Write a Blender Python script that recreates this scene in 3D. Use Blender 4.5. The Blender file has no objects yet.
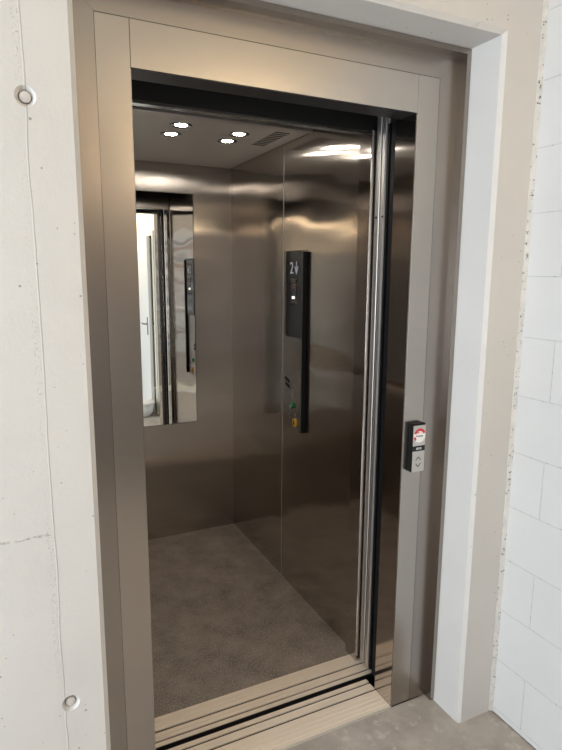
import bpy, bmesh, math, random
from mathutils import Vector, Matrix
random.seed(7)
S = bpy.context.scene
C = S.collection
# ------------------------------------------------------------------ camera
YAW, PITCH, ROLL, FOC = 0.449614, -0.173421, 0.00636, 572.18
fw = Vector((math.sin(YAW)*math.cos(PITCH), math.cos(YAW)*math.cos(PITCH), math.sin(PITCH)))
rt = fw.cross(Vector((0, 0, 1))).normalized(); up = rt.cross(fw)
r2 = rt*math.cos(ROLL) + up*math.sin(ROLL); u2 = -rt*math.sin(ROLL) + up*math.cos(ROLL)
cd = bpy.data.cameras.new('camera'); cam = bpy.data.objects.new('camera', cd); C.objects.link(cam)
M = Matrix((r2, u2, -fw)).transposed().to_4x4(); M.translation = Vector((-0.3274, -1.5563, 1.6206))
cam.matrix_world = M
cd.sensor_fit = 'HORIZONTAL'; cd.sensor_width = 36; cd.lens = FOC*36/562; cd.clip_start = 0.01
S.camera = cam
# ------------------------------------------------------------------ light
S.view_settings.view_transform = 'Standard'; S.view_settings.look = 'None'
S.view_settings.gamma = 1; S.view_settings.use_curve_mapping = False
S.view_settings.exposure = 0.02
w = bpy.data.worlds.new('world'); S.world = w; w.use_nodes = True
bg = w.node_tree.nodes['Background']; bg.inputs[0].default_value = (0.78, 0.88, 1, 1); bg.inputs[1].default_value = 1.5
def area(name, loc, direction, sx, sy, power, col):
    l = bpy.data.lights.new(name, 'AREA'); l.shape = 'RECTANGLE'; l.size = sx; l.size_y = sy; l.energy = power; l.color = col
    o = bpy.data.objects.new(name, l); C.objects.link(o); o.location = loc
    o.rotation_euler = Vector(direction).to_track_quat('-Z', 'Y').to_euler(); return o
WIN = dict(y0=-2.1, y1=-0.36, z0=0.55, z1=2.3)              # added window in the unseen left wall, for the cool side light
LX, LYB, LZ = -2.9, -2.75, 2.62                               # landing: left wall, back wall, ceiling
area('added_window_light', (LX-0.35, (WIN['y0']+WIN['y1'])/2, (WIN['z0']+WIN['z1'])/2), (1, 0, 0), 1.7, 1.7, 185, (0.80, 0.90, 1.0))
# ------------------------------------------------------------------ materials
def mat(name):
    m = bpy.data.materials.new(name); m.use_nodes = True
    return m, m.node_tree.nodes, m.node_tree.links, m.node_tree.nodes['Principled BSDF']
def node(ns, t, **kw):
    n = ns.new(t)
    for k, v in kw.items():
        if hasattr(n, k): setattr(n, k, v)
        else: n.inputs[k].default_value = v
    return n
def ramp(ns, ls, fac, stops):
    r = ns.new('ShaderNodeValToRGB'); e = r.color_ramp.elements
    while len(e) < len(stops): e.new(0.5)
    for i, (p_, c) in enumerate(stops):
        e[i].position = p_; e[i].color = (c, c, c, 1) if isinstance(c, (int, float)) else (*c, 1)
    ls.new(fac, r.inputs[0]); return r.outputs[0]
def math_(ns, ls, op, a, b=None, c=None):
    n = ns.new('ShaderNodeMath'); n.operation = op
    for i, v in enumerate((a, b, c)):
        if v is None: continue
        if isinstance(v, (int, float)): n.inputs[i].default_value = v
        else: ls.new(v, n.inputs[i])
    return n.outputs[0]
def mixc(ns, ls, fac, a, b):
    n = ns.new('ShaderNodeMix'); n.data_type = 'RGBA'
    for k, v in ((0, fac), (6, a), (7, b)):
        if isinstance(v, (int, float)): n.inputs[k].default_value = v
        elif isinstance(v, tuple): n.inputs[k].default_value = (*v, 1)
        else: ls.new(v, n.inputs[k])
    return n.outputs[2]
def coords(ns, ls, scale=(1, 1, 1), kind='Object'):
    t = ns.new('ShaderNodeTexCoord'); mp = ns.new('ShaderNodeMapping'); mp.inputs['Scale'].default_value = scale
    ls.new(t.outputs[kind], mp.inputs[0]); return mp.outputs[0]
def noise(ns, ls, vec, scale, detail=2.0, rough=0.5):
    n = ns.new('ShaderNodeTexNoise'); n.inputs['Scale'].default_value = scale; n.inputs['Detail'].default_value = detail
    n.inputs['Roughness'].default_value = rough; ls.new(vec, n.inputs['Vector']); return n.outputs['Fac']
def bump(ns, ls, b, h, strength, dist, prev=None):
    n = ns.new('ShaderNodeBump'); n.inputs['Strength'].default_value = strength; n.inputs['Distance'].default_value = dist
    ls.new(h, n.inputs['Height'])
    if prev is not None: ls.new(prev, n.inputs['Normal'])
    ls.new(n.outputs[0], b.inputs['Normal']); return n.outputs[0]
def plain(name, col, rough=0.5, metal=0.0, spec=0.5):
    m, ns, ls, b = mat(name); b.inputs['Base Color'].default_value = (*col, 1)
    b.inputs['Roughness'].default_value = rough; b.inputs['Metallic'].default_value = metal
    b.inputs['Specular IOR Level'].default_value = spec
    return m
def steel(name, col, rough=0.3, aniso=0.75, wave=0.0, grain=0.018, axis='Z'):
    m, ns, ls, b = mat(name); b.inputs['Metallic'].default_value = 1.0
    v = coords(ns, ls, (260, 260, 2.2) if axis == 'Z' else (2.2, 260, 260))
    g = noise(ns, ls, v, 1.0, 3)
    lo = tuple(c*(1-grain) for c in col); hi = tuple(min(1, c*(1+grain)) for c in col)
    ls.new(mixc(ns, ls, g, lo, hi), b.inputs['Base Color'])
    ls.new(math_(ns, ls, 'MULTIPLY_ADD', g, 0.02, rough-0.01), b.inputs['Roughness'])
    b.inputs['Anisotropic'].default_value = aniso
    t = ns.new('ShaderNodeTangent'); t.direction_type = 'RADIAL'; t.axis = 'Z'
    ls.new(t.outputs[0], b.inputs['Tangent'])
    if wave:
        wv = coords(ns, ls, (0.8, 0.8, 2.6))
        bump(ns, ls, b, noise(ns, ls, wv, 1.6, 1, 0.4), 1.0, wave)
    return m
def concrete(name, base, dark, pore=0.5, seam=None):
    m, ns, ls, b = mat(name); v = coords(ns, ls)
    big = noise(ns, ls, v, 3.0, 5, 0.6); fine = noise(ns, ls, v, 140, 3)
    col = mixc(ns, ls, ramp(ns, ls, big, [(0.3, 0.0), (0.75, 1.0)]), base, tuple(c*0.93 for c in base))
    vo = ns.new('ShaderNodeTexVoronoi'); vo.inputs['Scale'].default_value = 48; ls.new(v, vo.inputs['Vector'])
    sz = math_(ns, ls, 'MULTIPLY', ramp(ns, ls, noise(ns, ls, v, 7.0, 2), [(0.34, 0.0), (0.60, 1.0)]), 0.14*pore)
    rnd = ns.new('ShaderNodeSeparateColor'); ls.new(vo.outputs['Color'], rnd.inputs[0])
    sz = math_(ns, ls, 'MULTIPLY', sz, math_(ns, ls, 'POWER', rnd.outputs[0], 1.4))
    pit = math_(ns, ls, 'LESS_THAN', vo.outputs['Distance'], math_(ns, ls, 'ADD', sz, 0.004))
    h = math_(ns, ls, 'MULTIPLY_ADD', pit, -1.0, math_(ns, ls, 'MULTIPLY', fine, 0.25))
    col = mixc(ns, ls, math_(ns, ls, 'MULTIPLY', pit, 0.75), col, dark)
    if seam is not None:                                       # formwork board joint and a lift line
        sx = ns.new('ShaderNodeSeparateXYZ'); ls.new(v, sx.inputs[0])
        nz = noise(ns, ls, coords(ns, ls, (4, 4, 4)), 1.3, 3)
        dx = math_(ns, ls, 'ABSOLUTE', math_(ns, ls, 'ADD', sx.outputs[0], math_(ns, ls, 'MULTIPLY_ADD', nz, 0.012, -seam-0.006)))
        line = math_(ns, ls, 'SUBTRACT', 1.0, math_(ns, ls, 'MULTIPLY', dx, 420)); line = math_(ns, ls, 'MAXIMUM', line, 0.0)
        # crumbly band left of the joint
        bx = math_(ns, ls, 'ABSOLUTE', math_(ns, ls, 'ADD', sx.outputs[0], -seam+0.009))
        band = math_(ns, ls, 'LESS_THAN', bx, 0.008)
        cr = ramp(ns, ls, noise(ns, ls, v, 190, 4, 0.7), [(0.58, 0.0), (0.66, 1.0)])
        hi = ramp(ns, ls, noise(ns, ls, v, 2.2, 1), [(0.45, 0.0), (0.6, 1.0)])
        cr = math_(ns, ls, 'MULTIPLY', math_(ns, ls, 'MULTIPLY', cr, band), hi)
        h = math_(ns, ls, 'ADD', h, math_(ns, ls, 'MULTIPLY', line, 0.6)); h = math_(ns, ls, 'SUBTRACT', h, cr)
        col = mixc(ns, ls, math_(ns, ls, 'MULTIPLY', cr, 0.45), col, dark)
        col = mixc(ns, ls, math_(ns, ls, 'MULTIPLY', line, 0.25), col, dark)
        dz = math_(ns, ls, 'ABSOLUTE', math_(ns, ls, 'ADD', sx.outputs[2], math_(ns, ls, 'MULTIPLY_ADD', nz, 0.03, -1.025)))
        zl = math_(ns, ls, 'MULTIPLY', math_(ns, ls, 'LESS_THAN', dz, 0.003), ramp(ns, ls, noise(ns, ls, v, 90, 3), [(0.45, 0.0), (0.6, 1.0)]))
        zl = math_(ns, ls, 'MULTIPLY', zl, math_(ns, ls, 'LESS_THAN', sx.outputs[0], -0.26))
        h = math_(ns, ls, 'SUBTRACT', h, zl); col = mixc(ns, ls, math_(ns, ls, 'MULTIPLY', zl, 0.5), col, dark)
    ls.new(col, b.inputs['Base Color']); b.inputs['Roughness'].default_value = 0.75
    b.inputs['Specular IOR Level'].default_value = 0.3
    bump(ns, ls, b, h, 0.6, 0.002)
    return m
def speckle(name, a, c, d, sc1, sc2, rough, bmp, spk=((0.56, 0.0), (0.74, 1.0))):
    m, ns, ls, b = mat(name); v = coords(ns, ls)
    n1 = noise(ns, ls, v, sc1, 6, 0.65); n2 = noise(ns, ls, v, sc2, 3, 0.7)
    col = mixc(ns, ls, ramp(ns, ls, n1, [(0.35, 0.0), (0.68, 1.0)]), a, c)
    col = mixc(ns, ls, ramp(ns, ls, n2, spk), col, d)
    ls.new(col, b.inputs['Base Color'])
    ls.new(math_(ns, ls, 'MULTIPLY_ADD', n1, 0.3, rough-0.15), b.inputs['Roughness'])
    b.inputs['Specular IOR Level'].default_value = 0.35
    bump(ns, ls, b, math_(ns, ls, 'ADD', n1, math_(ns, ls, 'MULTIPLY', n2, 0.3)), bmp, 0.003)
    return m
def emit(name, col, s):
    m, ns, ls, b = mat(name); b.inputs['Base Color'].default_value = (*col, 1)
    b.inputs['Emission Color'].default_value = (*col, 1); b.inputs['Emission Strength'].default_value = s; return m
FRAME = steel('brushed_frame_steel', (0.45, 0.415, 0.378), 0.25, 0.35)
TRIM = steel('shaded_trim_steel', (0.36, 0.325, 0.295), 0.26, 0.5)  # darker colour stands in for the dimmer reflections of a tilted face
CARST = steel('brushed_car_steel', (0.475, 0.44, 0.41), 0.24, 0.95, wave=0.008)
WALLST = steel('polished_car_steel', (0.58, 0.54, 0.50), 0.125, 0.93, wave=0.014)
JAMB = steel('brushed_jamb_steel', (0.56, 0.52, 0.49), 0.085, 0.92)
BRIGHT = steel('bright_door_steel', (0.74, 0.72, 0.70), 0.45, 0.0)
ALU = plain('ribbed_aluminium', (0.90, 0.78, 0.645), 0.4, 0.2)
CONC = concrete('painted_concrete', (0.635, 0.615, 0.59), (0.22, 0.2, 0.18), 1.0, seam=-0.257)
BLOCK = concrete('painted_block', (0.63, 0.62, 0.605), (0.35, 0.34, 0.33), 0.55)
PLASTER = concrete('cream_plaster', (0.76, 0.70, 0.60), (0.5, 0.46, 0.4), 0.2)
FLOOR = speckle('screed', (0.44, 0.395, 0.35), (0.32, 0.28, 0.245), (0.56, 0.515, 0.465), 7, 16, 0.65, 0.5)
CARFL = speckle('dark_speckled_floor', (0.30, 0.25, 0.215), (0.16, 0.137, 0.12), (0.58, 0.52, 0.46), 7, 190, 0.5, 0.12, ((0.55, 0.0), (0.66, 1.0)))
BLACK = plain('black_plastic', (0.009, 0.009, 0.010), 0.5, 0, 0.2)
GLOSSB = plain('black_glass', (0.012, 0.012, 0.014), 0.08)
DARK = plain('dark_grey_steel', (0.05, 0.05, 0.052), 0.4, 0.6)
TRACK = plain('black_track', (0.012, 0.012, 0.012), 0.6)
SHAFT = plain('shaft_shade', (0.03, 0.03, 0.03), 0.9)  # near-black colour carries the shade of the shaft gaps
MIRROR = plain('mirror_glass', (0.88, 0.89, 0.87), 0.008, 1.0)
CEILP = plain('ceiling_grey', (0.74, 0.72, 0.69), 0.45, 0.1)
SILVER = plain('silver_plate', (0.62, 0.59, 0.55), 0.35, 0.9)
WHITE = plain('white_lacquer', (0.84, 0.83, 0.80), 0.35)
CREAM = plain('cream_lacquer', (0.78, 0.72, 0.60), 0.4)
GREY = plain('grey_plastic', (0.45, 0.45, 0.46), 0.4)
INK = plain('dark_ink', (0.05, 0.05, 0.05), 0.6)
RED = plain('red_print', (0.62, 0.03, 0.045), 0.5)
STICK = plain('white_sticker', (0.86, 0.85, 0.83), 0.45)
GREEN = plain('green_plastic', (0.01, 0.22, 0.09), 0.3)
YELLOW = plain('yellow_plastic', (0.72, 0.42, 0.04), 0.35)
DIGIT = emit('display_digits', (0.40, 0.43, 0.50), 0.16)
LITB = emit('lit_button', (1, 0.98, 0.93), 1.2)
LENS = emit('spotlight_lens', (1.0, 0.91, 0.80), 185)
LAMP = emit('added_lamp_glow', (1.0, 0.80, 0.54), 40)
MORTAR = speckle('mortar', (0.52, 0.51, 0.49), (0.46, 0.45, 0.43), (0.15, 0.14, 0.13), 12, 60, 0.9, 0.5, ((0.58, 0.0), (0.64, 1.0)))
CAULK = speckle('crumbly_joint', (0.60, 0.575, 0.54), (0.50, 0.48, 0.45), (0.10, 0.095, 0.09), 20, 75, 0.8, 0.6, ((0.60, 0.0), (0.66, 1.0)))
BROWN = plain('brown_print', (0.30, 0.17, 0.12), 0.5)
SLATE = plain('slate_print', (0.16, 0.17, 0.20), 0.5)
BOARD = plain('grey_board', (0.48, 0.49, 0.50), 0.3)
CHROME = plain('satin_chrome', (0.6, 0.59, 0.57), 0.2, 1.0)
# ------------------------------------------------------------------ helpers
def tag(o, label=None, cat=None, group=None, kind=None):
    for k, v in (('label', label), ('category', cat), ('group', group), ('kind', kind)):
        if v: o[k] = v
    return o
def empty(name, loc=(0, 0, 0)):
    o = bpy.data.objects.new(name, None); C.objects.link(o); o.location = loc; o.empty_display_size = 0.05; return o
def obj(name, bm, m, parent=None, smooth=False, recalc=True):
    if recalc: bmesh.ops.recalc_face_normals(bm, faces=bm.faces)
    me = bpy.data.meshes.new(name); bm.to_mesh(me); bm.free(); me.materials.append(m)
    for p_ in me.polygons: p_.use_smooth = smooth
    o = bpy.data.objects.new(name, me); C.objects.link(o)
    if parent is not None:
        o.parent = parent
        if o.parent.location.length > 0 or True:
            off = Vector((0, 0, 0)); q = parent
            while q is not None: off += q.location; q = q.parent
            me.transform(Matrix.Translation(-off))
    return o
def box(bm, x0, x1, y0, y1, z0, z1, bev=0.0, seg=1):
    g = bmesh.ops.create_cube(bm, size=1.0)
    for v in g['verts']:
        v.co = Vector((x0+(x1-x0)*(v.co.x+.5), y0+(y1-y0)*(v.co.y+.5), z0+(z1-z0)*(v.co.z+.5)))
    if bev > 0:
        es = list({e for v in g['verts'] for e in v.link_edges})
        bmesh.ops.bevel(bm, geom=es, offset=bev, segments=seg, affect='EDGES', profile=0.5)
def bx(name, dims, m, parent=None, bev=0.0, seg=1):
    bm = bmesh.new()
    for d in (dims if isinstance(dims[0], (tuple, list)) else [dims]): box(bm, *d, bev=bev, seg=seg)
    return obj(name, bm, m, parent)
def tube(bm, pts, r, n=12, cap=True):
    pts = [Vector(p_) for p_ in pts]; rings = []
    for i, p_ in enumerate(pts):
        d = (pts[min(i+1, len(pts)-1)] - pts[max(i-1, 0)]).normalized()
        a = d.cross(Vector((0, 0, 1)) if abs(d.z) < 0.9 else Vector((1, 0, 0))).normalized(); b = d.cross(a)
        rr = r[i] if isinstance(r, (list, tuple)) else r
        rings.append([bm.verts.new(p_ + (a*math.cos(t*2*math.pi/n) + b*math.sin(t*2*math.pi/n))*rr) for t in range(n)])
    for A, B in zip(rings, rings[1:]):
        for k in range(n): bm.faces.new((A[k], A[(k+1) % n], B[(k+1) % n], B[k]))
    if cap: bm.faces.new(rings[0]); bm.faces.new(rings[-1])
def prism(bm, poly, z0, z1, axis='Z'):
    """extrude a closed (a, b) outline along an axis"""
    def P(a, b, t): return {'Z': (a, b, t), 'X': (t, a, b), 'Y': (a, t, b)}[axis]
    A = [bm.verts.new(P(a, b, z0)) for a, b in poly]; B = [bm.verts.new(P(a, b, z1)) for a, b in poly]
    n = len(poly)
    for k in range(n): bm.faces.new((A[k], A[(k+1) % n], B[(k+1) % n], B[k]))
    bm.faces.new(A); bm.faces.new(B)
def lathe(bm, prof, c, n=32, axis='Z'):
    rings = []
    for r, t in prof:
        ring = []
        for k in range(n):
            a = 2*math.pi*k/n; u, v = r*math.cos(a), r*math.sin(a)
            ring.append(bm.verts.new({'Z': (c[0]+u, c[1]+v, c[2]+t), 'Y': (c[0]+u, c[1]+t, c[2]+v), 'X': (c[0]+t, c[1]+u, c[2]+v)}[axis]))
        rings.append(ring)
    for A, B in zip(rings, rings[1:]):
        for k in range(n): bm.faces.new((A[k], A[(k+1) % n], B[(k+1) % n], B[k]))
    bm.faces.new(rings[0]); bm.faces.new(rings[-1])
def solid_minus(name, bm, cutters, m):
    """a solid with openings cut out of it"""
    bmesh.ops.recalc_face_normals(bm, faces=bm.faces)
    me = bpy.data.meshes.new(name); bm.to_mesh(me); bm.free(); o = bpy.data.objects.new(name, me); C.objects.link(o)
    tmp = []
    for cb in cutters:
        bmesh.ops.recalc_face_normals(cb, faces=cb.faces)
        cm = bpy.data.meshes.new('cut'); cb.to_mesh(cm); cb.free(); c = bpy.data.objects.new('cut', cm); C.objects.link(c); tmp.append(c)
        md = o.modifiers.new('b', 'BOOLEAN'); md.operation = 'DIFFERENCE'; md.object = c; md.solver = 'EXACT'
    bpy.context.view_layer.update()
    dg = bpy.context.evaluated_depsgraph_get(); new = bpy.data.meshes.new_from_object(o.evaluated_get(dg))
    o.modifiers.clear(); o.data = new; new.name = name; new.materials.clear(); new.materials.append(m)
    for c in tmp: bpy.data.objects.remove(c)
    return o
def structure(o): o['kind'] = 'structure'; return o
# ================================================================== setting: landing
OL, OR, OT = -0.152, 1.073, 2.333                            # concrete opening
FY = -0.1735                                                 # concrete front face
XB = 1.2336                                                  # block wall face
bm = bmesh.new(); box(bm, LX, 1.60, FY, 0.075, -0.05, LZ)
def ring(y, g, jit):
    pts = [(OL-g, -0.2), (OL-g, 0.6), (OL-g, 1.4)]
    N = 60
    pts += [(OL-g+(OR-OL+2*g)*i/N, OT+g+jit*(random.random()-0.35)) for i in range(N+1)]
    pts += [(OR+g, 1.4), (OR+g, 0.6), (OR+g, -0.2)]
    return [(x, y, z) for x, z in pts]
cut = bmesh.new(); rs = []
jits = [ring(-0.40, 0.012, 0), ring(FY, 0.012, 0.008), ring(FY+0.012, 0, 0), ring(0.2, 0, 0)]
for i in range(len(jits[1])): jits[0][i] = (jits[1][i][0], -0.40, jits[1][i][2]); jits[3][i] = (jits[2][i][0], 0.2, OT if i > 2 and i < len(jits[1])-3 else jits[2][i][2])
for r_ in jits: rs.append([cut.verts.new(q) for q in r_])
for A, B in zip(rs, rs[1:]):
    n = len(A)
    for k in range(n): cut.faces.new((A[k], A[(k+1) % n], B[(k+1) % n], B[k]))
cut.faces.new(rs[0]); cut.faces.new(rs[-1])
cuts = [cut]
HOLES = [(-0.257, 1.985, 'upper'), (-0.244, 0.55, 'lower')]
for hx, hz, _ in HOLES:
    cb = bmesh.new(); lathe(cb, [(0.030, -0.01), (0.0215, 0.0), (0.0135, 0.011), (0.0135, 0.02)], (hx, FY, hz), 32, 'Y'); cuts.append(cb)
structure(solid_minus('wall_front', bm, cuts, CONC))
for hx, hz, wd in HOLES:
    bm = bmesh.new(); lathe(bm, [(0.0118, 0.02), (0.0118, 0.0075), (0.010, 0.006)], (0, 0, 0), 32, 'Y')
    o = obj('tie_hole_plug', bm, CONC, None, True); o.location = (hx, FY, hz)
    tag(o, 'round painted plug in the %s formwork tie hole of the left concrete wall' % wd, 'wall plug', 'tie hole plugs in the left wall')
bm = bmesh.new(); box(bm, LX, XB+0.1, LYB, FY, -0.06, -0.005); box(bm, OL, OR, FY, 0.0, -0.06, -0.005)
structure(obj('floor', bm, FLOOR))
structure(bx('ceiling', (LX, XB, LYB, FY, LZ, LZ+0.05), plain('ceiling_paint', (0.80, 0.74, 0.64), 0.8)))
structure(bx('wall_back', (LX, XB, LYB-0.05, LYB, 0, LZ), plain('taupe_wall_paint', (0.36, 0.32, 0.285), 0.8)))
bm = bmesh.new(); box(bm, LX-0.06, LX, LYB, FY, 0, LZ)
cb = bmesh.new(); box(cb, LX-0.2, LX+0.2, WIN['y0'], WIN['y1'], WIN['z0'], WIN['z1'])
structure(solid_minus('wall_left', bm, [cb], PLASTER))
wn = structure(empty('added_window', (LX, (WIN['y0']+WIN['y1'])/2, WIN['z0'])))  # invented window, added to explain the daylight from the left
y0, y1, z0, z1 = WIN['y0'], WIN['y1'], WIN['z0'], WIN['z1']; ym = (y0+y1)/2
bx('window_frame', [(LX-0.05, LX, y0, y0+.05, z0, z1), (LX-0.05, LX, y1-.05, y1, z0, z1), (LX-0.05, LX, ym-.03, ym+.03, z0+.05, z1-.05),
   (LX-0.05, LX, y0+.05, y1-.05, z0, z0+.05), (LX-0.05, LX, y0+.05, y1-.05, z1-.05, z1)], WHITE, wn)
gm, ns, ls, b = mat('window_glass'); out = ns['Material Output']
tr = ns.new('ShaderNodeBsdfTransparent'); gl = ns.new('ShaderNodeBsdfGlossy'); gl.inputs['Roughness'].default_value = 0.02
mx = ns.new('ShaderNodeMixShader'); mx.inputs[0].default_value = 0.06; ls.new(tr.outputs[0], mx.inputs[1]); ls.new(gl.outputs[0], mx.inputs[2]); ls.new(mx.outputs[0], out.inputs[0])
bx('window_pane', [(LX-0.03, LX-0.024, y0+.05, ym-.03, z0+.05, z1-.05), (LX-0.03, LX-0.024, ym+.03, y1-.05, z0+.05, z1-.05)], gm, wn)
# right wall of sand-lime blocks, with the doorway further back
DY0, DY1, DH = -2.36, -1.46, 2.05
bm = bmesh.new()
box(bm, XB+0.0013, XB+0.10, LYB, DY0, 0, LZ); box(bm, XB+0.0013, XB+0.10, DY1, FY, 0, LZ); box(bm, XB+0.0013, XB+0.10, DY0, DY1, DH, LZ)
structure(obj('wall_right', bm, MORTAR))
bm = bmesh.new(); k = 0; zz = -0.18
JG = 0.0009
while zz < LZ:
    za, zb = max(zz, 0.0), min(zz+0.2, LZ)
    off = -0.312 if (round((zz-0.02)/0.2) % 2 == 0) else -0.062
    e = off + 0.5
    while e > LYB:
        s = e-0.5
        for lo, hi in ((LYB, DY0), (DY1, FY-0.006)):
            a_, b_ = max(s, lo), min(e, hi)
            if b_-a_ < 0.01: continue
            if lo == LYB or zb <= LZ:
                box(bm, XB, XB+0.0013, a_+JG, b_-JG, za+JG, zb-JG, bev=0.0006)
        if zb > DH+0.02:
            a_, b_ = max(s, DY0), min(e, DY1)
            if b_-a_ > 0.01: box(bm, XB, XB+0.0013, a_+JG, b_-JG, max(za, DH)+JG, zb-JG, bev=0.0006)
        e = s
    zz += 0.2
face = structure(obj('trim_1', bm, BLOCK)); face['label'] = 'painted sand-lime block courses of the right wall'
# ragged joint in the corner
bm = bmesh.new(); N = 160; rows = []
for i in range(N+1):
    z = LZ*i/N; j = lambda s: s*(random.random()-.5)
    rows.append([bm.verts.new(q) for q in ((XB-0.0125+j(.004), FY+0.002, z), (XB-0.010+j(.003), FY-0.003+j(.002), z), (XB-0.001, FY-0.011+j(.003), z), (XB+0.004, FY-0.014+j(.005), z))])
for A, B in zip(rows, rows[1:]):
    for k in range(3): bm.faces.new((A[k], A[k+1], B[k+1], B[k]))
structure(obj('trim_2', bm, CAULK))
# door ajar in the right wall, seen in the mirror
dr = structure(empty('door_1', (XB, DY0+0.03, 0)))
fr = bx('door_frame', [(XB-0.02, XB+0.09, DY0-0.05, DY0, 0, DH+.05), (XB-0.02, XB+0.09, DY1, DY1+0.05, 0, DH+.05), (XB-0.02, XB+0.09, DY0, DY1, DH, DH+0.05)], CREAM, dr)
ang = math.radians(1.5)
bm = bmesh.new(); box(bm, -0.05, -0.01, 0, 0.84, 0.012, DH-0.012, bev=0.003)
leaf = obj('door_leaf', bm, WHITE, None); 
def swing(o):
    o.parent = dr; o.location = (0, 0, 0); o.rotation_euler = (0, 0, ang)
swing(leaf)
bm = bmesh.new()
for sx, s in ((-0.05, -1), (-0.01, 1)):
    box(bm, min(sx, sx+s*0.008), max(sx, sx+s*0.008), 0.765, 0.795, 0.92, 1.13, bev=0.003)
    tube(bm, [(sx, .78, 1.05), (sx+s*.045, .78, 1.05)], 0.009, 10); tube(bm, [(sx+s*.045, .788, 1.05), (sx+s*.045, .66, 1.05)], 0.009, 10)
h = obj('door_handle', bm, plain('handle_steel', (0.2, 0.2, 0.2), 0.35, 0.9), None, True); h.parent = leaf
d2 = structure(empty('added_door', (0.1, LYB+0.02, 0)))  # invented dark door, added to darken the reflection in the left post
bx('door_leaf', [(0.27, 0.68, LYB+0.003, LYB+0.04, 0.01, 2.12), (0.684, 1.1, LYB+0.003, LYB+0.04, 0.01, 2.12)], plain('added_dark_door', (0.13, 0.10, 0.085), 0.5), d2)
structure(bx('baseboard_back', (LX, XB, LYB, LYB+0.002, 0, 0.07), CREAM))
# room behind the doorway
structure(bx('wall_corridor', [(XB+0.10, XB+1.2, DY0-0.7, DY0-0.66, 0, LZ), (XB+0.10, XB+1.2, DY1+0.66, DY1+0.7, 0, LZ), (XB+1.2, XB+1.24, DY0-0.66, DY1+0.66, 0, LZ),
   (XB+0.1, XB+1.2, DY0-0.66, DY1+0.66, -0.06, -0.005), (XB+0.1, XB+1.2, DY0-0.66, DY1+0.66, LZ, LZ+.04)], PLASTER))
# tub seen in the mirror; board and lamp invented for reflections and light
BX, BZ = -0.08, 0.55
bd = empty('added_board', (BX, LYB+0.02, BZ))  # invented board, stand-in for the rows reflected in the mirror
bm = bmesh.new(); P = []
hw, hh_, rc = 0.29, 1.65, 0.10
for cx, cz, a0 in ((hw-rc, hh_-rc, 0), (-hw+rc, hh_-rc, 90), (-hw+.01, .01, 180), (hw-.01, .01, 270)):
    rr = rc if cz > 1 else .01
    for q in range(7): t = math.radians(a0+15*q); P.append((BX+cx+rr*math.cos(t), BZ+cz+rr*math.sin(t)))
prism(bm, P, LYB+0.004, LYB+0.02, 'Y'); obj('panel', bm, BOARD, bd)
for r_ in range(15):
    zc = BZ+0.08+r_*0.098; x = BX-0.25
    while x < BX+0.2:
        wd = random.uniform(.08, .2); e = min(x+wd, BX+0.25)
        pm = (BROWN, SLATE, SLATE, STICK)[random.randrange(4)]
        bx('print', (x, e, LYB+0.02, LYB+0.0225, zc+random.uniform(0, .008), zc+random.uniform(.055, .08)), pm, bd); x = e+0.015
tag(bd, 'tall grey board with rounded corners and rows of prints added on the opposite wall for the mirror reflection', 'board')
tb = empty('plastic_tub', (1.04, -1.42, -0.005))
bm = bmesh.new(); lathe(bm, [(0.085, 0.0), (0.115, 0.05), (0.135, 0.15), (0.127, 0.15), (0.105, 0.05), (0.08, 0.012)], (1.04, -1.42, -0.005), 32)
tu = obj('body', bm, WHITE, tb, True)
bm = bmesh.new(); lathe(bm, [(0.143, 0.15), (0.143, 0.166), (0.12, 0.18), (0.02, 0.184)], (1.04, -1.42, -0.005), 32); obj('lid', bm, WHITE, tb, True)
tag(tb, 'white round plastic tub on the floor by the white door, reflected in the mirror', 'tub')
PX, PY, PZ = 0.99, -2.0, 2.26
lp = empty('added_pendant', (PX, PY, LZ))  # unseen lamp, added for warm light on the landing walls and ceiling
bm = bmesh.new(); lathe(bm, [(0.05, 0), (0.05, -0.02), (0.02, -0.03)], (PX, PY, LZ), 24); obj('ceiling_rose', bm, WHITE, lp)
bm = bmesh.new(); tube(bm, [(PX, PY, LZ-0.02), (PX, PY, PZ+0.14)], 0.004, 8); obj('cord', bm, BLACK, lp)
bm = bmesh.new(); lathe(bm, [(0.03, 0.165), (0.03, 0.118)], (PX, PY, PZ), 24); obj('cap', bm, CHROME, lp)
bm = bmesh.new(); lathe(bm, [(0.125*math.sin(math.pi*(0.06+0.92*k/20)), 0.125*math.cos(math.pi*(0.06+0.92*k/20))) for k in range(21)], (PX, PY, PZ), 32); obj('lamp_shade', bm, LAMP, lp, True)
tag(lp, 'warm white globe pendant lamp added behind the camera to light the landing', 'lamp')
# ================================================================== shaft
SX0, SX1, SY1 = -0.60, 1.55, 2.0
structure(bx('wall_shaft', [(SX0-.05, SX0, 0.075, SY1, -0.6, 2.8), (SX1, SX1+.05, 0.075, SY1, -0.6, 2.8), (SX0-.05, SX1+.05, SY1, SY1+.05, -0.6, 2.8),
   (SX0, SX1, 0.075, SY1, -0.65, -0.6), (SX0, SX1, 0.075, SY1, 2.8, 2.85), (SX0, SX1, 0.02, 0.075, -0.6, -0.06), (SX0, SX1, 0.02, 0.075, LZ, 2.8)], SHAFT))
# ================================================================== landing door frame
W_, H_ = 0.90, 2.13
ef = empty('elevator_door_frame', (0.45, 0, 0))
A_, HT = 0.084, 2.2435                                       # face width, top of header
PT = 0.108                                                   # reveal depth
for xi, s in ((0.0, -1), (W_, 1)):
    bm = bmesh.new()
    xs = sorted((xi, xi+s*(A_-0.0002)))
    box(bm, xs[0], xs[1], 0, PT, 0, H_ if False else HT, bev=0.0006)
    obj('post', bm, FRAME if False else FRAME, ef)
bm = bmesh.new(); box(bm, 0.0006, W_-0.0006, 0, 0.086, H_, HT, bev=0.0006); obj('header', bm, FRAME, ef)
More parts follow.
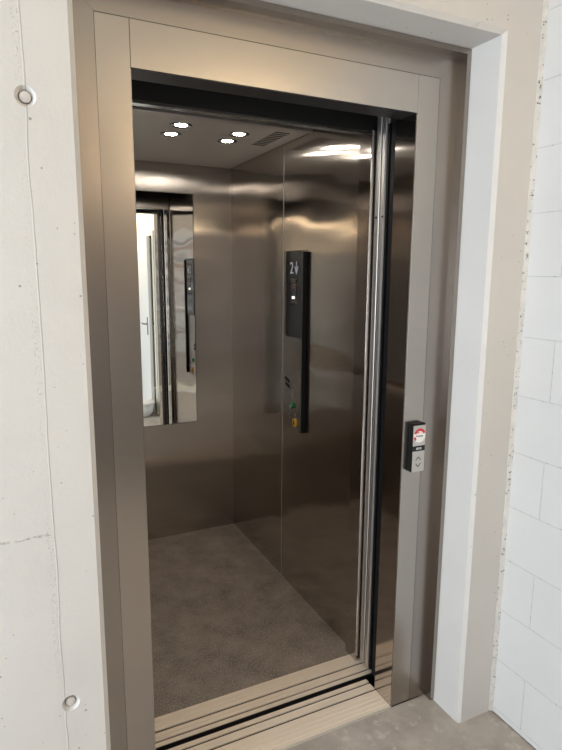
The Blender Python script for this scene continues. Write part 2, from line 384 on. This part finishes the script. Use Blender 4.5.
# darker brushed reveal linings
for xi, s in ((0.0, 1), (W_, -1)):
    bx('reveal_lining', (min(xi, xi+s*0.0015), max(xi, xi+s*0.0015), 0.004, PT, 0.0, H_), JAMB, ef)
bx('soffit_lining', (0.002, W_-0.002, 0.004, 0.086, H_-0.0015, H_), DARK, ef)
# mitred outer trim, tilted towards the opening, with a return lip
SW, TI, LIPX, LIPD = 0.069, 0.002, 0.071, 0.040
def trim_profile():     # (offset outwards from the face edge, y)
    return [(0.0, 0.0), (SW, -TI), (LIPX, -TI), (LIPX, -LIPD), (0.0875, -LIPD), (0.0875, 0.06), (0.0, 0.06)]
def trim(points):       # sweep over a list of functions offset -> (x, z)
    bm = bmesh.new(); rr = []
    for f in points: rr.append([bm.verts.new((f(o_)[0], y_, f(o_)[1])) for o_, y_ in trim_profile()])
    n = len(rr[0])
    for A, B in zip(rr, rr[1:]):
        for k in range(n): bm.faces.new((A[k], A[(k+1) % n], B[(k+1) % n], B[k]))
    bm.faces.new(rr[0]); bm.faces.new(rr[-1]); return bm
xl, xr_, zt = -A_-0.0002, W_+A_+0.0004, HT+0.0004
def cl(v, lo, hi): return max(lo, min(hi, v))
obj('outer_trim', trim([lambda o_: (max(xl-o_, OL+.0005), 0.0), lambda o_: (max(xl-o_, OL+.0005), zt+o_)]), TRIM, ef)
obj('outer_trim', trim([lambda o_: (min(xr_+o_, OR-.0005), 0.0), lambda o_: (min(xr_+o_, OR-.0005), zt+o_)]), TRIM, ef)
obj('outer_trim', trim([lambda o_: (max(xl-o_, OL+.0005), zt+o_+.0005), lambda o_: (min(xr_+o_, OR-.0005), zt+o_+.0005)]), TRIM, ef)
tag(ef, 'brushed stainless steel elevator door frame set in the concrete opening', 'door frame')
# landing sill: ribbed aluminium with two grooves
def sill(name, y0, y1, grooves, parent=None, rib=0.017, zt=0.0, x0=0.0, x1=0.93):
    poly = [(y0, -0.05)]; y = y0; pts = [(y0, zt)]
    edges = sorted(grooves)
    y = y0
    def ribs(a, b):
        out = []; n = max(1, int((b-a)/rib)); st = (b-a)/n
        for i in range(n):
            s = a+i*st; out += [(s, zt), (s+st*0.78, zt), (s+st*0.81, zt-0.0022), (s+st*0.97, zt-0.0022)]
        out.append((b, zt)); return out
    out = []; a = y0
    for g0, g1 in edges:
        out += ribs(a, g0) + [(g0, zt-0.03), (g1, zt-0.03)]; a = g1
    out += ribs(a, y1)
    bm = bmesh.new(); prism(bm, [(y0, zt-0.05)] + out + [(y1, zt-0.05)], x0, x1, 'X')
    o = obj(name, bm, ALU, parent)
    for g0, g1 in edges: bx('groove_shade', (x0+.001, x1-.001, g0+.0003, g1-.0003, zt-0.02, zt-0.004), BLACK, parent)  # black inserts stand in for the shade inside the grooves
    return o
ls_ = empty('landing_sill', (0.46, 0.085, 0.0))
sill('sill_profile', 0.0005, 0.166, [(0.097, 0.106), (0.138, 0.147)], ls_, x0=0.0025, x1=W_-0.0025)
bx('edge_strip', (0.0025, W_-0.0025, -0.0045, 0.0, -0.05, 0.0015), plain('pale_edge', (0.75, 0.70, 0.62), 0.4, 0.5), ls_)
tag(ls_, 'ribbed aluminium landing sill, nearer of the two door thresholds', 'sill')
# landing door parked to the right: two leaves
ld = empty('landing_door', (1.15, 0.14, 0))
bx('door_panel', (0.925, 1.40, 0.1135, 0.138, 0.012, 2.145), JAMB, ld, 0.002)
bx('door_panel', (0.929, 1.42, 0.146, 0.170, 0.012, 2.145), JAMB, ld, 0.002)
bx('gap_edge_shade', (0.9262, 0.9288, 0.1465, 0.1695, 0.012, 2.145), BLACK, ld)  # black strip in place of the shade in the gap behind the leaf
bm = bmesh.new(); lathe(bm, [(0.0035, 0), (0.0035, -0.0035), (0.002, -0.0045)], (0.925, 0.122, 1.86), 12, 'X'); obj('screw', bm, BLACK, ld)
bm = bmesh.new(); box(bm, 0.919, 0.9255, 0.128, 0.136, 1.60, 1.64, .001); obj('latch', bm, CHROME, ld)
tag(ld, 'landing sliding door parked open, its brown steel edge behind the right post', 'door')
tk = empty('door_track', (0.45, 0.14, 2.2))
bx('track_box', (-0.30, 1.45, 0.109, 0.178, 2.195, 2.45), TRACK, tk)
bx('track_lip', (0.30, 1.45, 0.109, 0.113, 2.15, 2.195), DARK, tk)
tag(tk, 'black landing door track box above the opening, behind the header', 'door track')
# ================================================================== elevator car
CX0, CX1, CY0, CY1, CZ = -0.163, 0.943, 0.345, 1.777, 2.238
car = empty('elevator_car', (0.39, 1.05, 0))
bx('floor_panel', (CX0, CX1, 0.326, CY1, -0.03, 0.0), CARFL, car)
bw = bx('back_wall', (CX0, CX1, CY1, CY1+0.02, 0.0, 2.33), CARST, car)
bx('left_wall', (CX0-0.02, CX0, CY0, CY1, 0, 2.33), CARST, car)
SE = 1.058
bx('right_wall', (CX1, CX1+0.02, SE+0.0015, CY1, 0, 2.33), WALLST, car)
cop = bx('right_wall', (CX1, CX1+0.02, CY0+0.017, SE-0.0015, 0, 2.33), WALLST, car, 0.0008)
bx('seam_strip', (CX1-0.001, CX1+0.019, SE-0.0015, SE+0.0015, 0, 2.33), BRIGHT, car)
bx('seam_strip', (CX1-0.0025, CX1+0.019, CY0+0.0135, CY0+0.017, 0, 2.14), BRIGHT, car)
bm = bmesh.new()
for i in range(22): box(bm, CX1-0.001, CX1+0.0, CY0+0.024, CY0+0.034, 0.05+i*0.0135, 0.056+i*0.0135)
obj('vent_slots', bm, BLACK, car)
bx('roof', (CX0-0.02, CX1+0.02, 0.20, CY1+0.02, 2.33, 2.36), TRACK, car)
# front return posts and the header over the car door
bm = bmesh.new(); box(bm, 0.917, CX1+0.02, 0.276, CY0+0.0135, 0, 2.14, bev=.002); obj('front_return', bm, JAMB, car)
bm = bmesh.new(); box(bm, CX0-0.02, -0.137, 0.276, CY0, 0, 2.14, bev=.002); obj('front_return', bm, JAMB, car)
hd = bx('car_header', (CX0-0.02, CX1+0.02, 0.300, 0.335, 2.14, 2.33), TRACK, car)
bx('header_face', (CX0, CX1, 0.3355, 0.345, 2.1405, 2.33), CARST, hd)
bx('header_edge', (CX0-0.02, CX1+0.02, 0.322, 0.352, 2.136, 2.14), CHROME, hd)
bx('header_track', (CX0-0.02, 1.45, 0.20, 0.30, 2.20, 2.33), TRACK, hd)
# suspended ceiling panel
cpn = bx('ceiling_panel', (CX0+0.002, CX1-0.002, 0.795, CY1-0.002, CZ, CZ+0.03), CEILP, car, 0.002)
bx('edge_trim', (CX0+0.002, 0.872, 0.762, 0.794, CZ-0.004, CZ+0.03), BRIGHT, cpn, 0.002)
bx('edge_trim', (0.8735, CX1-0.002, 0.762, 0.794, CZ-0.004, CZ+0.03), BRIGHT, cpn, 0.002)
bm = bmesh.new()
for i in range(9): box(bm, 0.800, 0.868, 0.845+i*0.033, 0.862+i*0.033, CZ-0.0015, CZ+0.001)
obj('vent_grille', bm, plain('vent_grey', (0.12, 0.12, 0.12), 0.5), cpn)
bx('gap_shade', (-0.14, 0.95, 0.1855, 0.1898, -0.30, -0.002), BLACK, car)  # black strip added as the shade in the gap between the sills
sill('car_sill', 0.19, 0.326, [(0.2085, 0.2165), (0.253, 0.262)], car, x0=-0.14, x1=0.95)
# handrail on the left wall
hr = bmesh.new(); tube(hr, [(CX0+0.055, 0.55, 0.90), (CX0+0.055, 1.60, 0.90)], 0.017, 16)
hro = obj('handrail', hr, plain('satin_rail', (0.62, 0.50, 0.40), 0.4, 0.3), car, True)
for y in (0.68, 1.47):
    bm = bmesh.new(); tube(bm, [(CX0, y, 0.875), (CX0+0.05, y, 0.875), (CX0+0.055, y, 0.89)], 0.007, 10); obj('bracket', bm, CHROME, hro, True)
tag(car, 'elevator car lined with dark brushed steel, open door facing the landing', 'elevator')
# car door parked right
cdr = empty('car_door', (1.15, 0.235, 0))
bm = bmesh.new(); box(bm, 0.938, 1.40, 0.203, 0.232, 0.012, 2.19, bev=.002); obj('door_panel', bm, BRIGHT, cdr)
bm = bmesh.new(); box(bm, 0.932, 1.42, 0.240, 0.268, 0.012, 2.19, bev=.002); obj('door_panel', bm, BRIGHT, cdr)
bm = bmesh.new()
prism(bm, [(0.9375, 0.204), (0.9315, 0.206), (0.9295, 0.211), (0.9295, 0.224), (0.9315, 0.230), (0.9375, 0.232)], 0.012, 2.19); obj('leading_edge', bm, BRIGHT, cdr)
for y in (0.213, 0.254):
    bm = bmesh.new(); lathe(bm, [(0.004, 0.004), (0.004, -0.0095 if y < .23 else -0.0025)], (0.938 if y < .23 else .932, y, 1.83), 12, 'X'); obj('screw', bm, BLACK, cdr)
bx('rubber_seal', (0.934, 0.958, 0.1925, 0.2028, 0.012, 2.145), BLACK, cdr)
tag(cdr, 'car sliding door parked open, bright rounded steel edge beside the black gap', 'door')
# ------------------------------------------------------------------ mirror
mr = empty('wall_mirror', (0.39, CY1, 0.724))
bx('glass', (0.078, 0.702, CY1-0.0055, CY1-0.0005, 0.724, 2.076), MIRROR, mr, 0.0008)
bx('edge_band', [(0.0755, 0.078, CY1-0.006, CY1-0.0005, 0.724, 2.076), (0.702, 0.7045, CY1-0.006, CY1-0.0005, 0.724, 2.076), (0.0755, 0.7045, CY1-0.006, CY1-0.0005, 0.7215, 0.724), (0.0755, 0.7045, CY1-0.006, CY1-0.0005, 2.076, 2.0785)], DARK, mr)
tag(mr, 'tall frameless mirror on the back wall of the car', 'mirror')
# ------------------------------------------------------------------ spotlights
for (sx, sy, lb) in ((0.397, 0.925, 'front spotlight of the left pair on the car ceiling'), (0.400, 1.099, 'back spotlight of the left pair on the car ceiling'),
                     (0.671, 0.959, 'front spotlight of the right pair on the car ceiling'), (0.671, 1.112, 'back spotlight of the right pair on the car ceiling')):
    sp = empty('ceiling_spotlight', (sx, sy, CZ))
    bm = bmesh.new()
    n = 32; rg = []
    for r_, t in ((0.047, 0.0), (0.047, -0.003), (0.040, -0.005), (0.026, -0.0015), (0.026, 0.0)): rg.append([bm.verts.new((sx+r_*math.cos(2*math.pi*k/n), sy+r_*math.sin(2*math.pi*k/n), CZ+t)) for k in range(n)])
    for A, B in zip(rg, rg[1:]):
        for k in range(n): bm.faces.new((A[k], A[(k+1) % n], B[(k+1) % n], B[k]))
    obj('ring', bm, CHROME, sp, True)
    bm = bmesh.new(); lathe(bm, [(0.0255, 0.0), (0.0255, -0.0012), (0.001, -0.002)], (sx, sy, CZ), 32); obj('lens', bm, LENS, sp, True)
    tag(sp, 'lit round '+lb, 'spotlight', 'spotlights on the car ceiling')
# ------------------------------------------------------------------ control panel on the right wall
cp = empty('control_panel', (CX1, 0.93, 0.86))
X = CX1
bm = bmesh.new(); P = [(X-0.006, 1.0215), (X-0.0105, 1.012), (X-0.0118, 1.000), (X-0.012, 0.985), (X-0.012, 0.822)]   # black glass plate
prism(bm, [(X-0.0005, 1.022)] + P + [(X-0.0005, 0.822)], 1.322, 1.734); glass = obj('glass_panel', bm, GLOSSB, cp)
bx('steel_panel', (X-0.003, X-0.0003, 0.822, 1.030, 0.858, 1.3195), CARST, cp, 0.0008)
bar = bx('bar', (0.922, X-0.0005, 0.803, 0.821, 0.866, 1.727), BLACK, cp, 0.003, 2)
bx('groove_line', (0.9214, 0.923, 0.8125, 0.8135, 0.870, 1.723), GREY, bar)
bx('cap', (0.924, X-0.003, 0.805, 0.819, 1.7265, 1.7285), CHROME, bar)
def text(name, s, size, m, parent, x, y, z, depth=0.0004):
    cu = bpy.data.curves.new(name, 'FONT'); cu.body = s; cu.size = size; cu.extrude = depth
    t = bpy.data.objects.new(name, cu); C.objects.link(t); bpy.context.view_layer.update()
    me = bpy.data.meshes.new_from_object(t.evaluated_get(bpy.context.evaluated_depsgraph_get())); bpy.data.objects.remove(t)
    R = Matrix(((0, 0, -1), (-1, 0, 0), (0, 1, 0))).to_4x4(); R.translation = Vector((x, y, z)); me.transform(R)
    me.materials.clear(); me.materials.append(m)
    bm_ = bmesh.new(); bm_.from_mesh(me); o = obj(name, bm_, m, parent, recalc=False); return o
disp = bx('display', (0.9305, 0.932, 0.875, 0.985, 1.615, 1.69), GLOSSB, cp)
text('floor_number', '2', 0.078, DIGIT, disp, 0.9300, 0.958, 1.627)
def bars(bm, segs, x, wd):
    for (y0, z0), (y1, z1) in segs:
        d = Vector((0, y1-y0, z1-z0)); n = Vector((0, -d.z, d.y)).normalized()*wd/2
        q = [Vector((x, y0, z0))+n, Vector((x, y1, z1))+n, Vector((x, y1, z1))-n, Vector((x, y0, z0))-n]
        a = [bm.verts.new(v) for v in q]; b_ = [bm.verts.new(v+Vector((0.0008, 0, 0))) for v in q]
        bm.faces.new(a); bm.faces.new(b_)
        for k in range(4): bm.faces.new((a[k], a[(k+1) % 4], b_[(k+1) % 4], b_[k]))
bm = bmesh.new(); bars(bm, [((0.889, 1.684), (0.889, 1.624)), ((0.905, 1.660), (0.889, 1.624)), ((0.873, 1.660), (0.889, 1.624))], 0.9297, 0.006); obj('arrow', bm, DIGIT, disp)
for i, (yy, zz, m_) in enumerate(((0.914, 1.588, BROWN), (0.914, 1.562, BROWN), (0.914, 1.538, GREY), (0.918, 1.513, LITB))):
    bx('button', (0.9275, 0.9315, yy-(0.012 if i == 3 else 0.024), yy+(0.012 if i == 3 else 0.024), zz-(0.0065 if i == 3 else 0.0095), zz+(0.0065 if i == 3 else 0.0095)), m_ if i in (3,) else plain('etched_button', ((0.06, 0.045, 0.04), (0.10, 0.055, 0.045), (0.04, 0.04, 0.04))[i], 0.2), cp, 0.001)
BRZ = plain('bronze_line', (0.16, 0.12, 0.09), 0.4)
for zz in (1.601, 1.575, 1.550, 1.4955, 1.488): bx('etched_line', (0.9300, 0.9312, 0.885, 0.945, zz-0.0012, zz+0.0012), BRZ, glass)
bm = bmesh.new(); bars(bm, [((1.018, 1.108), (0.968, 1.092)), ((1.015, 1.080), (0.965, 1.064))], X-0.0045, 0.0165); obj('door_open_mark', bm, BLACK, cp)
bm = bmesh.new()
for (yy, zz) in [(0.925, 1.09), (0.915, 1.082), (0.93, 1.055), (0.945, 1.04), (0.933, 1.03), (0.945, 1.02), (0.935, 1.01), (0.965, 0.965), (0.972, 0.95), (0.962, 0.94), (0.974, 0.925), (0.964, 0.91), (0.905, 0.930), (0.907, 0.938)]:
    bm = bmesh.new(); lathe(bm, [(0.0022, 0.001), (0.0022, -0.0008)], (X-0.003, yy, zz), 8, 'X'); obj('etched_dot', bm, GREY, cp)
gb = bmesh.new(); lathe(gb, [(0.017, 0.001), (0.017, -0.006), (0.014, -0.009), (0.003, -0.010)], (X-0.003, 0.937, 0.977), 24, 'X'); g = obj('green_button', gb, GREEN, cp, True)
bm = bmesh.new(); bars(bm, [((0.947, 0.977), (0.937, 0.969)), ((0.937, 0.969), (0.927, 0.987))], X-0.0138, 0.003); obj('tick_mark', bm, STICK, g)
yb_ = bmesh.new(); P = [(0.906+0.019*math.cos(2*math.pi*k/28), 0.895+0.021*math.sin(2*math.pi*k/28)) for k in range(28)]; prism(yb_, P, X-0.010, X-0.003, 'X'); yo = obj('yellow_button', yb_, YELLOW, cp)
bm = bmesh.new(); prism(bm, [(0.899, 0.885), (0.913, 0.885), (0.911, 0.899), (0.906, 0.907), (0.901, 0.899)], X-0.011, X-0.0095, 'X'); obj('bell_mark', bm, BLACK, yo)
tag(cp, 'control panel with black display, buttons and long black bar on the right car wall', 'control panel')
# ------------------------------------------------------------------ hall call station
hs = empty('call_station', (0.947, 0, 0.94))
hx0, hx1, hz0, hz1 = 0.922, 0.976, 0.938, 1.113
bx('housing', (hx0, hx1, -0.0245, -0.0004, hz0, hz1), BLACK, hs, 0.0015)
bx('face_plate', (hx0+0.001, hx1-0.001, -0.0275, -0.0245, hz0+0.001, 1.0145), SILVER, hs, 0.0006)
bx('face_plate', (hx0+0.001, hx1-0.001, -0.0275, -0.0245, 1.0335, hz1-0.006), SILVER, hs, 0.0006)
ds = bx('display', (hx0+0.001, hx1-0.001, -0.0272, -0.0245, 1.0150, 1.0330), GLOSSB, hs)
bx('digit', [(0.938, 0.944, -0.0276, -0.0271, 1.020, 1.028), (0.946, 0.952, -0.0276, -0.0271, 1.020, 1.028), (0.954, 0.960, -0.0276, -0.0271, 1.020, 1.028)], GREY, ds)
def disc(bm, cx, cz, r, y0, y1, a0=0, a1=360, r0=0.0, n=40):
    P = [(cx+r*math.cos(math.radians(a0+(a1-a0)*k/n)), cz+r*math.sin(math.radians(a0+(a1-a0)*k/n))) for k in range(n+(r0 > 0))]
    if r0 > 0: P += [(cx+r0*math.cos(math.radians(a1-(a1-a0)*k/n)), cz+r0*math.sin(math.radians(a1-(a1-a0)*k/n))) for k in range(n+1)]
    prism(bm, P, y0, y1, 'Y')
scx, scz = 0.949, 1.071
bm = bmesh.new(); disc(bm, scx, scz, 0.0255, -0.0281, -0.0275); st = obj('sticker', bm, STICK, hs)
bm = bmesh.new(); disc(bm, scx, scz, 0.0255, -0.0284, -0.0280, 20, 160, 0.0165); disc(bm, scx, scz, 0.0255, -0.0284, -0.0280, 190, 225, 0.018); box(bm, scx-0.012, scx-0.002, -0.0284, -0.0280, scz+0.009, scz+0.0125); obj('red_print', bm, RED, st)
bm = bmesh.new()
for a_, b_, h_ in ((-.014, -.0105, .006), (-.007, -.002, .004), (0, .004, .005), (.006, .014, .004)): box(bm, scx+a_, scx+b_, -0.0284, -0.0280, scz-0.0045, scz-0.0045+h_)
obj('dark_print', bm, INK, st)
bm = bmesh.new()
def barsY(bm, segs, y, wd):
    for (x0, z0), (x1, z1) in segs:
        d = Vector((x1-x0, 0, z1-z0)); n = Vector((-d.z, 0, d.x)).normalized()*wd/2
        q = [Vector((x0, y, z0))+n, Vector((x1, y, z1))+n, Vector((x1, y, z1))-n, Vector((x0, y, z0))-n]
        a = [bm.verts.new(v) for v in q]; b_ = [bm.verts.new(v+Vector((0, 0.0006, 0))) for v in q]
        bm.faces.new(a); bm.faces.new(b_)
        for k in range(4): bm.faces.new((a[k], a[(k+1) % 4], b_[(k+1) % 4], b_[k]))
barsY(bm, [((0.937, 0.981), (0.948, 0.993)), ((0.948, 0.993), (0.959, 0.981))], -0.0279, 0.0032); obj('up_arrow', bm, INK, hs)
bm = bmesh.new(); barsY(bm, [((0.937, 0.970), (0.948, 0.957)), ((0.948, 0.957), (0.959, 0.970))], -0.0279, 0.0032); obj('down_arrow', bm, INK, hs)
tag(hs, 'small silver call station with round sticker and arrows on the right door post', 'call station')
